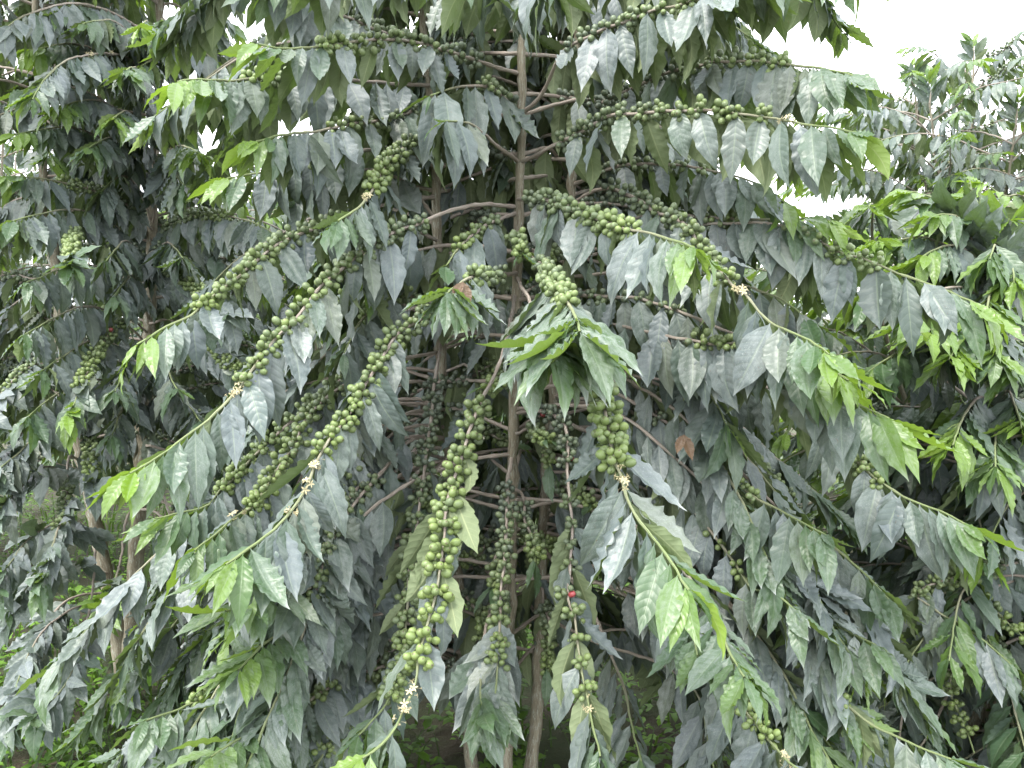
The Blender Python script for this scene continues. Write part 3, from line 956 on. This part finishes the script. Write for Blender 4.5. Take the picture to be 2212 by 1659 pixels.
# ================================================================== the tree on the left
T1 = Tree((-1.42, 2.95, 0), 'tall coffee tree at the left with a bare brown trunk standing in the weeds')
TREES.append(T1)
YL = 2.95
Ap = [(285, 1500), (284, 1400), (295, 1200), (305, 1000), (318, 800), (326, 600), (330, 450), (335, 300), (343, 150), (346, -100)]
Bp = [(262, 1500), (262, 1440), (240, 1300), (190, 1050), (150, 850), (130, 700), (118, 560), (95, 400), (82, 150), (75, -100)]
SL = []
for p, r0 in ((Ap, .033), (Bp, .03)):
    pp = [at(a, b, YL) for a, b in p]
    g0 = pp[0].copy()
    g0[2] = -.03
    SL.append(T1.trunk([g0] + pp, r0, .011))
LB = [
    ([(331, 500), (300, 462), (262, 439), (212, 419), (159, 407), (117, 400), (71, 394), (10, 392)], YL, 2.4, D(berries=[(.1, .68, 1.1)], leaf=(.1, 1), lime=.5)),
    ([(330, 520), (365, 488), (389, 471), (425, 460), (460, 459), (492, 463), (549, 474), (600, 500)], YL, 2.4, D(berries=[(.12, .66, 1.2)], leaf=(.1, 1), lime=.4)),
    ([(112, 480), (140, 478), (160, 500), (167, 520), (165, 552), (163, 575)], YL, 2.2, D(face=.8, berries=[(.3, .9, 1.5)], leaf=(.8, 1), young=.7, dust=.55, fan=5, sp=.04)),
    ([(326, 620), (335, 580), (372, 584), (400, 605), (435, 628), (470, 650), (500, 680)], YL, 2.35, D(face=.8, berries=[(.15, .75, 1.2)], leaf=(.1, 1), young=2)),
    ([(318, 720), (290, 695), (262, 700), (240, 728), (222, 755), (209, 780), (198, 809), (188, 840), (177, 872), (168, 900)], YL, 2.1, D(face=.8, berries=[(.2, .8, 1.3)], leaf=(.6, 1), young=.75, lime=.8, fresh=.55, sp=.04, ripe=.03, fan=3)),
    ([(320, 700), (370, 690), (421, 706), (453, 738), (474, 766), (503, 787), (540, 815)], YL, 2.35, D(face=.8, berries=[(.35, .9, 1.1)], leaf=(.2, 1), young=2)),
    ([(165, 900), (185, 890), (195, 932), (196, 979), (196, 1014), (200, 1050)], YL, 2.3, D(face=.8, berries=[(.2, .9, 1.2)], leaf=(.3, 1), young=2, sp=.04)),
    ([(180, 1000), (150, 985), (142, 1021), (142, 1067), (138, 1117), (124, 1150), (103, 1213), (85, 1260)], YL, 2.0, D(face=.8, berries=[(.3, .6, .8)], leaf=(.4, 1), young=.8, dust=.55)),
    ([(292, 1100), (278, 1110), (266, 1149), (258, 1195), (244, 1248), (230, 1283), (215, 1320)], YL, 2.1, D(face=.8, leaf=(.65, 1), young=.6, lime=.6, fan=4)),
    ([(300, 1010), (340, 1050), (368, 1130), (404, 1237), (421, 1276), (435, 1337), (438, 1370)], YL, 2.1, D(face=.8, leaf=(.3, 1), young=.92, dust=.5)),
    ([(210, 1150), (200, 1280), (177, 1390), (156, 1443), (131, 1489), (96, 1521), (70, 1550)], YL, 2.0, D(face=.8, leaf=(.45, 1), young=.85, dust=.55)),
    ([(290, 1250), (303, 1300), (301, 1326), (290, 1390), (276, 1446), (262, 1503)], YL, 2.2, D(face=.8, leaf=(.4, 1), young=.9, dust=.5)),
    ([(235, 1240), (130, 1210), (60, 1260), (10, 1320)], YL, 2.2, D(face=.8, leaf=(.2, 1), young=.95, dust=.55)),
    ([(190, 1040), (100, 1010), (40, 1060), (-20, 1130)], YL, 2.1, D(face=.8, leaf=(.2, 1), young=.9, dust=.55)),
    ([(235, 1280), (140, 1300), (60, 1400), (20, 1500), (0, 1580)], YL, 2.2, D(face=.8, leaf=(.2, 1), young=.9, dust=.55)),
    ([(305, 960), (380, 985), (420, 1050), (440, 1110)], YL, 2.4, D(face=.8, leaf=(.3, 1), young=.9, dust=.5)),
    ([(315, 850), (250, 850), (180, 870), (110, 920), (40, 990), (-20, 1050)], YL, 2.2, D(face=.8, leaf=(.15, 1), young=.8, dust=.5)),
    ([(145, 800), (80, 790), (20, 830), (-40, 900)], YL, 2.3, D(face=.8, leaf=(.1, 1), young=.9, dust=.5, berries=[(.2, .7, .5)])),
    ([(160, 880), (90, 900), (30, 960), (-30, 1040)], YL, 2.2, D(face=.8, leaf=(.1, 1), young=.9, dust=.5)),
    ([(220, 1180), (150, 1130), (80, 1150), (30, 1210), (0, 1270)], YL, 2.1, D(face=.8, leaf=(.1, 1), young=.8, dust=.55)),
    ([(250, 1330), (180, 1310), (110, 1350), (50, 1430), (20, 1520)], YL, 2.2, D(face=.8, leaf=(.2, 1), young=.9, dust=.55)),
    ([(300, 1100), (340, 1110), (400, 1180), (450, 1270), (480, 1350)], YL, 2.3, D(face=.8, leaf=(.2, 1), young=.9, dust=.55)),
    ([(312, 900), (370, 880), (430, 900), (490, 960), (520, 1030)], YL, 2.4, D(face=.8, leaf=(.2, 1), young=.9, dust=.5, berries=[(.3, .7, .6)])),
    ([(300, 1060), (370, 1090), (450, 1130), (500, 1190), (530, 1240)], YL, 2.4, D(face=.8, leaf=(.3, 1), young=.9, dust=.5, berries=[(.3, .8, .5)])),
]
for pts, Y0, Y1, kw in LB:
    T1.branch(path3(pts, Y0, Y1), **fractions(pts, Y0, Y1, .8, kw))
for si, Pst in enumerate(SL):
    zz = Pst[:, 2]
    for i, z in enumerate(np.arange(.95, 3.1, .075)):
        k = int(np.argmin(abs(zz - z)))
        for side in (0, 1, 2):
            az = (i % 2) * math.pi / 2 + side * math.pi + rng.normal(0, .5) + .5 if side < 2 else rng.uniform(0, 6.28)
            front = math.cos(az) < -.1
            if front and .75 < z < 2.15:
                continue
            free_branch(T1, Pst[k], az, rng.uniform(.5, .8) * (.8 if front and z < 1.9 else 1) * (.38 if z > 1.85 and math.sin(az) > .1 and si == 0 else .6 if z > 1.85 and math.sin(az) > .4 else 1), rng.uniform(.25, .5), rng.uniform(.45, .85), leaf=(.2, 1),
                        L=.14, young=.78, lime=.25 if z > 1.8 else 0, dust=.6, skip=.2,
                        berries=[(.15, .6, .7)] if z < 2.2 and rng.random() < .55 else (),
                        flowers=[.4, .55] if z > 2 and rng.random() < .35 else (), fresh=.2)


# ================================================================== other trees
def bushy(base, height, label, stems=2, z0=.4, gap=.12, length=.7, L=.13, low=True, young=.7, lime=.4, dust=.5, seed=1, rise=.45, fall=.7,
          ber=.3, flow=.1, upright=.0, spread=.14, skip=.15, back=True, droop=1.0, azc=None):
    t = Tree(base, label, low=low)
    TREES.append(t)
    b = np.array(base, float)
    for k in range(stems):
        a = 2 * math.pi * k / stems + seed
        off = np.array([math.cos(a), math.sin(a), 0]) * spread
        top = b + off * 1.8 + Z * height * (1 - .06 * k)
        pts = [b + off * .15 - Z * .03, b + off * .6 + Z * height * .3, b + off * 1.2 + Z * height * .65, top]
        P = t.trunk(pts, .02, .005)
        zz = P[:, 2]
        for i, z in enumerate(np.arange(z0, top[2] - .05, gap)):
            q = int(np.argmin(abs(zz - z)))
            f = (z - z0) / (height - z0)
            for side in (0, 1):
                az = (i % 2) * math.pi / 2 + side * math.pi + rng.normal(0, .45) + seed
                ln = length * rng.uniform(.8, 1.15) * (1 - .55 * f ** 2)
                free_branch(t, P[q], az, ln, rise + upright * f + rng.normal(0, .08), fall * (1 - .4 * f), leaf=(.15, 1), L=L, young=young - .25 * f,
                            lime=lime * f, dust=dust, skip=skip, sp=.055, berries=[(.15, .6, .6)] if rng.random() < ber else (),
                            flowers=[.5] if rng.random() < flow else (), fresh=.2, droop=droop)
        # erect leading shoot
        t.branch([top - Z * .02, top + Z * .06, top + Z * .12 + off * .1], r0=.004, r1=.002, leaf=(.1, 1), young=.0, lime=lime, L=L, dust=.3, droop=.3, fan=2, sp=.03)
    return t


# right: a lower bush with fresh yellow green shoots, then a taller one behind it
T3 = bushy((1.50, 2.45, 0), 1.80, 'bushy coffee tree at the right with bright yellow green new shoots on top', stems=5, z0=.35, gap=.095,
      length=.75, L=.15, low=False, young=.3, lime=1.2, dust=.35, seed=.4, upright=.45, ber=.25, flow=.12, spread=.2, rise=.5, fall=.75, droop=.8)
bushy((2.55, 4.3, 0), 2.95, 'tall greyish coffee tree at the right edge rising behind the yellow green bush', stems=6, z0=.8, gap=.09, length=1.0, L=.135,
      young=.55, lime=.5, dust=.5, seed=1.3, upright=.3, ber=.25, flow=.25, spread=.22)
T6 = bushy((1.78, 2.1, 0), 1.35, 'low coffee tree with dull grey leaves in the bottom right corner', stems=3, z0=.2, gap=.09, length=.75, L=.155, low=False,
      young=.85, lime=.1, dust=.75, seed=2.2, ber=.4, spread=.16)
bushy((-1.65, 4.6, 0), 2.4, 'coffee tree behind the left one, its thin top leaning out against the sky', stems=4, z0=.7, gap=.10, length=.75, L=.14, young=.6,
      lime=.5, dust=.4, seed=.9, upright=.3, ber=.2, flow=.3, spread=.2)
bushy((-.85, 4.3, 0), 2.30, 'coffee tree seen between the left tree and the middle one, with fresh green leaf tips', stems=4, z0=.6, gap=.10, length=.75, L=.14,
      young=.55, lime=.7, dust=.4, seed=2.0, upright=.25, ber=.3, spread=.2)
bushy((.15, 4.4, 0), 2.25, 'coffee tree standing straight behind the stems of the middle tree', stems=2, z0=.75, gap=.12, length=.75, L=.14, young=.7, lime=.4, dust=.4,
      seed=2.9, ber=.2, spread=.2)
bushy((1.15, 4.3, 0), 2.10, 'coffee tree behind the right branches of the middle one, light green at its top', stems=2, z0=.6, gap=.12, length=.75, L=.14, young=.55,
      lime=.7, dust=.4, seed=3.7, upright=.3, ber=.2, spread=.2)
bushy((-3.1, 4.5, 0), 2.7, 'coffee tree at the far left edge behind the tall left tree', stems=4, z0=.6, gap=.11, length=.85, L=.14, young=.7, lime=.4, dust=.5,
      seed=4.4, ber=.2, spread=.2)


def reach(t, target, Y1, sag=.10, lift=.12, **kw):
    """a branch of tree t from the nearest fitting stem point out to a spot in space"""
    tip = at(target[0], target[1], Y1)
    best = None
    for Pst in t.stems:
        k = int(np.argmin(abs(Pst[:, 2] - (tip[2] - .08))))
        d = np.linalg.norm(Pst[k] - tip)
        if best is None or d < best[0]:
            best = (d, Pst[k])
    a = best[1]
    pts = [a + (tip - a) * u + Z * (lift * math.sin(math.pi * u) - sag * u ** 3 * (1 - u)) for u in np.linspace(0, 1, 6)]
    t.branch(pts, **kw)


for (a, b, Y) in ((1950, 415, 2.15), (2085, 432, 2.2), (2175, 470, 2.1), (1870, 452, 2.2), (2015, 470, 2.05), (2130, 560, 1.95), (1985, 560, 2.0),
                  (1905, 530, 2.1), (1960, 690, 1.85), (2050, 780, 1.8), (2120, 690, 1.85), (2190, 610, 1.9), (2150, 770, 1.8), (2205, 800, 1.8),
                  (1985, 700, 1.95), (1880, 800, 1.95), (2060, 960, 1.75), (2150, 1010, 1.75), (2205, 930, 1.8), (1860, 640, 2.1), (2060, 600, 2.05)):
    reach(T3, (a, b), Y, leaf=(.3, 1), young=.5, lime=rng.choice([.3, .7, 1.1]), L=.15, dust=.5, fan=2, skip=.05, tipsize=.85,
          flowers=[.4] if rng.random() < .15 else ())
for (a, b, Y) in ((60, 110, 2.5), (180, 50, 2.5), (265, 150, 2.4), (130, 230, 2.4), (30, 290, 2.4), (245, 255, 2.4), (430, 330, 2.4),
                  (190, 320, 2.4), (40, 200, 2.4), (300, 60, 2.5), (110, 20, 2.5), (400, 400, 2.5), (400, 260, 2.6),
                  (20, 480, 2.3), (60, 610, 2.3), (240, 560, 2.4), (250, 640, 2.4), (40, 720, 2.2), (90, 800, 2.2), (260, 840, 2.3), (390, 840, 2.4),
                  (430, 920, 2.4), (240, 940, 2.3), (60, 900, 2.2), (400, 560, 2.5), (220, 410, 2.6)):
    reach(T1, (a, b), Y, leaf=(.2, 1), young=.55 if b < 300 else .72 if b < 400 else .92, lime=rng.choice([.2, .7]) if b < 400 else 0, L=.145, dust=.6,  # upper branches take young green as painted brightening against the crown's shade
          berries=[(.2, .5, .6)] if rng.random() < .35 else (), flowers=[.35, .5] if b < 350 and rng.random() < .35 else (), fresh=.15)
for pts, Y1, kw in (
        ([(2330, 1180), (2150, 1230), (2020, 1262), (1986, 1290), (2018, 1312), (2050, 1333), (2092, 1354), (2142, 1395), (2190, 1440)], 1.75,
         dict(berries=[(.4, .75, 1.0)], leaf=(.6, 1), young=.9)),
        ([(2300, 1160), (2150, 1220), (2085, 1250), (2110, 1280), (2142, 1312), (2188, 1361), (2230, 1400)], 1.85, dict(berries=[(.35, 1, .8)], leaf=(.2, .6), young=2)),
        ([(2300, 1330), (2150, 1400), (2060, 1440), (2050, 1489), (2064, 1528), (2082, 1566), (2106, 1623)], 1.8, dict(berries=[(.4, .95, .9)], leaf=(.1, .6), young=2)),
        ([(2330, 1000), (2230, 940), (2150, 960), (2110, 1020)], 1.8, dict(leaf=(.2, 1), young=2, L=.17)),
        ([(2330, 1100), (2240, 1060), (2180, 1100), (2150, 1160)], 1.8, dict(leaf=(.2, 1), young=2, L=.17)),
        ([(2330, 1240), (2200, 1250), (2080, 1300), (1980, 1390), (1930, 1470)], 1.8, dict(leaf=(.1, 1), young=.95, dust=.6))):
    T6.branch(path3(pts, 2.1, Y1), fresh=.25, **kw)

for i, (x, y, hgt, lab) in enumerate((
        (-3.6, 6.8, 2.6, 'coffee tree in the far row, last towards the left edge'),
        (-2.1, 6.9, 2.5, 'coffee tree in the far row, seen through the gap under the left tree'),
        (-.7, 6.7, 2.4, 'coffee tree in the far row, behind the left branches of the middle tree'),
        (.7, 6.9, 2.4, 'coffee tree in the far row, between the bare stems of the middle tree'),
        (2.0, 6.8, 2.3, 'coffee tree in the far row, low under the open sky on the right'),
        (3.4, 6.7, 2.6, 'coffee tree in the far row, behind the yellow green bush'))):
    bushy((x, y, 0), hgt, lab, stems=3, z0=.35, gap=.15, length=.95, L=.15, young=.7, lime=.4, dust=.5, seed=i * 1.1, ber=0, flow=0, spread=.25)


# ------------------------------------------------------------------ which leaves and berries show largest
def visibility():
    W, H = 400, 300
    ids, dep, cell = [], [], []
    n = 0
    spans = []
    for t in TREES:
        for items, temps in ((t.leaves, LEAVES), (t.berries, BERRIES)):
            a = n
            for it in items:
                V = temps[it['var']][0]
                V = V[::2] if temps is LEAVES else V[::5]
                Pw = (V * it['size']) @ it['rot'].T + it['pos']
                x, y, z = project(Pw)
                ok = (z > .1) & (x >= 0) & (x < 2212) & (y >= 0) & (y < 1659)
                if ok.any():
                    c = (y[ok] * H / 1659).astype(int) * W + (x[ok] * W / 2212).astype(int)
                    cell.append(c)
                    dep.append(z[ok])
                    ids.append(np.full(len(c), n))
                n += 1
            spans.append((a, n))
    ids, dep, cell = np.concatenate(ids), np.concatenate(dep), np.concatenate(cell)
    o = np.lexsort((dep, cell))
    c = cell[o]
    first = np.concatenate([[True], c[1:] != c[:-1]])
    cnt = np.bincount(ids[o][first], minlength=n)
    return [cnt[a:b] for a, b in spans]


vis = visibility()
for i, t in enumerate(TREES):
    t.finish(vis[2 * i], vis[2 * i + 1])

# ------------------------------------------------------------------ ground and weeds
def ground():
    n = 90
    xs = np.linspace(-1, 1, n)
    xs = np.sign(xs) * (abs(xs) * 6 + 300 * abs(xs) ** 6)
    X, Yg = np.meshgrid(xs, xs + 3, indexing='ij')
    near = np.exp(-((X / 8) ** 2 + ((Yg - 3) / 8) ** 2))
    Zg = near * (.02 * np.sin(3.1 * X + 1) * np.cos(2.7 * Yg) + .012 * np.sin(9 * X) * np.sin(8 * Yg + 2))
    V = np.stack([X, Yg, Zg], -1).reshape(-1, 3)
    mt, t = new_mat('soil')
    g = G(t)
    tcn = g.n('ShaderNodeTexCoord')
    f = g.noise(tcn.outputs['Object'], 3.0, 6, rough=.65)
    f2 = g.noise(tcn.outputs['Object'], 45.0, 4, rough=.7)
    c = g.mix(g.ss(f, .35, .65), (.055, .042, .028), (.045, .075, .025))
    c = g.mix(g.m('MULTIPLY', f2, .6), c, (.09, .075, .05))
    p = g.n('ShaderNodeBsdfPrincipled')
    t.links.new(c, p.inputs['Base Color'])
    p.inputs['Roughness'].default_value = .95
    b = g.n('ShaderNodeBump')
    b.inputs['Distance'].default_value = .02
    t.links.new(f2, b.inputs['Height'])
    t.links.new(b.outputs[0], p.inputs['Normal'])
    o = g.n('ShaderNodeOutputMaterial')
    t.links.new(p.outputs[0], o.inputs[0])
    ob = bpy.data.objects.new('ground', make_mesh('ground', V, grid_quads(n - 1, n - 1), mat=mt))
    ob['kind'] = 'structure'
    ob['label'] = 'dark soil between the coffee trees under a cover of weeds'
    ob['category'] = 'ground'
    COL.objects.link(ob)


ground()


def plant_material(name, a, bcol):
    mt, t = new_mat(name)
    g = G(t)
    r, q, b = tint_source(g, False)
    p = g.n('ShaderNodeBsdfPrincipled')
    c = g.mix(q, a, bcol)
    t.links.new(c, p.inputs['Base Color'])
    p.inputs['Roughness'].default_value = .5
    tr = g.n('ShaderNodeBsdfTranslucent')
    tr.inputs[0].default_value = (.16, .30, .03, 1)
    mx = g.n('ShaderNodeMixShader')
    mx.inputs[0].default_value = .3
    t.links.new(p.outputs[0], mx.inputs[1])
    t.links.new(tr.outputs[0], mx.inputs[2])
    o = g.n('ShaderNodeOutputMaterial')
    t.links.new(mx.outputs[0], o.inputs[0])
    return mt


def weeds():
    r = np.random.default_rng(21)
    # broad little leaves, each a folded diamond of 4 quads, in rosettes
    tv = np.array([[0, 0, 0], [.35, -.28, .06], [.35, 0, 0], [.35, .28, .06], [.72, -.24, .03], [.72, 0, -.05], [.72, .24, .03], [1, 0, -.16]])
    tq = np.array([[0, 1, 2, 2], [0, 2, 3, 3], [1, 4, 5, 2], [2, 5, 6, 3], [4, 7, 5, 5], [5, 7, 6, 6]])
    tq3 = np.array([[0, 1, 2], [0, 2, 3], [1, 4, 5], [1, 5, 2], [2, 5, 6], [2, 6, 3], [4, 7, 5], [5, 7, 6]])
    Vs, Qs, Ts, off = [], [], [], 0
    for k in range(5200):
        d = 1.7 + 5.5 * r.random() ** 1.3
        x = r.uniform(-.85, .85) * d
        h = r.uniform(.04, .26)
        tintv = np.array([0, r.random(), 0])
        for j in range(int(r.integers(4, 8))):
            az = r.uniform(0, 6.28)
            el = r.uniform(-.2, .6)
            X = np.array([math.cos(az) * math.cos(el), math.sin(az) * math.cos(el), math.sin(el)])
            Yv = unit(np.cross(Z, X))
            Zv = np.cross(X, Yv)
            s = r.uniform(.018, .05)
            V = (tv * s) @ np.stack([X, Yv, Zv], 0) + np.array([x, d, h * r.uniform(.5, 1)]) + X * .01
            Vs.append(V)
            Qs.append(tq3 + off)
            Ts.append(np.tile(tintv, (8, 1)))
            off += 8
    me = make_mesh('weeds', np.vstack(Vs), np.vstack(Qs), tint=np.vstack(Ts), mat=plant_material('weeds', (.06, .13, .02), (.17, .33, .035)))
    o = bpy.data.objects.new('weeds', me)
    o['kind'] = 'stuff'
    o['label'] = 'small bright green weeds covering the ground below the trees'
    o['category'] = 'weeds'
    COL.objects.link(o)
    # grass
    Vs, Qs, Ts, off = [], [], [], 0
    for k in range(2600):
        d = 1.7 + 4 * r.random() ** 1.5
        x = r.uniform(-.8, .8) * d if r.random() < .4 else r.uniform(-.8, -.3) * d
        az, lean, ln, wd = r.uniform(0, 6.28), r.uniform(.2, 1.0), r.uniform(.10, .34), r.uniform(.003, .007)
        h = np.array([math.cos(az), math.sin(az), 0])
        sd_ = np.array([-h[1], h[0], 0])
        V = []
        for q in np.linspace(0, 1, 5):
            c = np.array([x, d, 0]) + h * (ln * lean * q ** 1.8) + Z * ln * (q - .45 * lean * q ** 2.2)
            ww = wd * (1 - q ** 2) + .0004
            V += [c - sd_ * ww, c + sd_ * ww]
        Vs.append(np.array(V))
        Qs.append(np.array([[2 * i, 2 * i + 1, 2 * i + 3, 2 * i + 2] for i in range(4)]) + off)
        Ts.append(np.tile([0, r.random(), 0], (10, 1)))
        off += 10
    me = make_mesh('grass', np.vstack(Vs), np.vstack(Qs), tint=np.vstack(Ts), mat=plant_material('grass', (.022, .050, .012), (.055, .10, .024)))
    o = bpy.data.objects.new('grass', me)
    o['kind'] = 'stuff'
    o['label'] = 'thin arching grass blades among the weeds at bottom left'
    o['category'] = 'grass'
    COL.objects.link(o)


weeds()
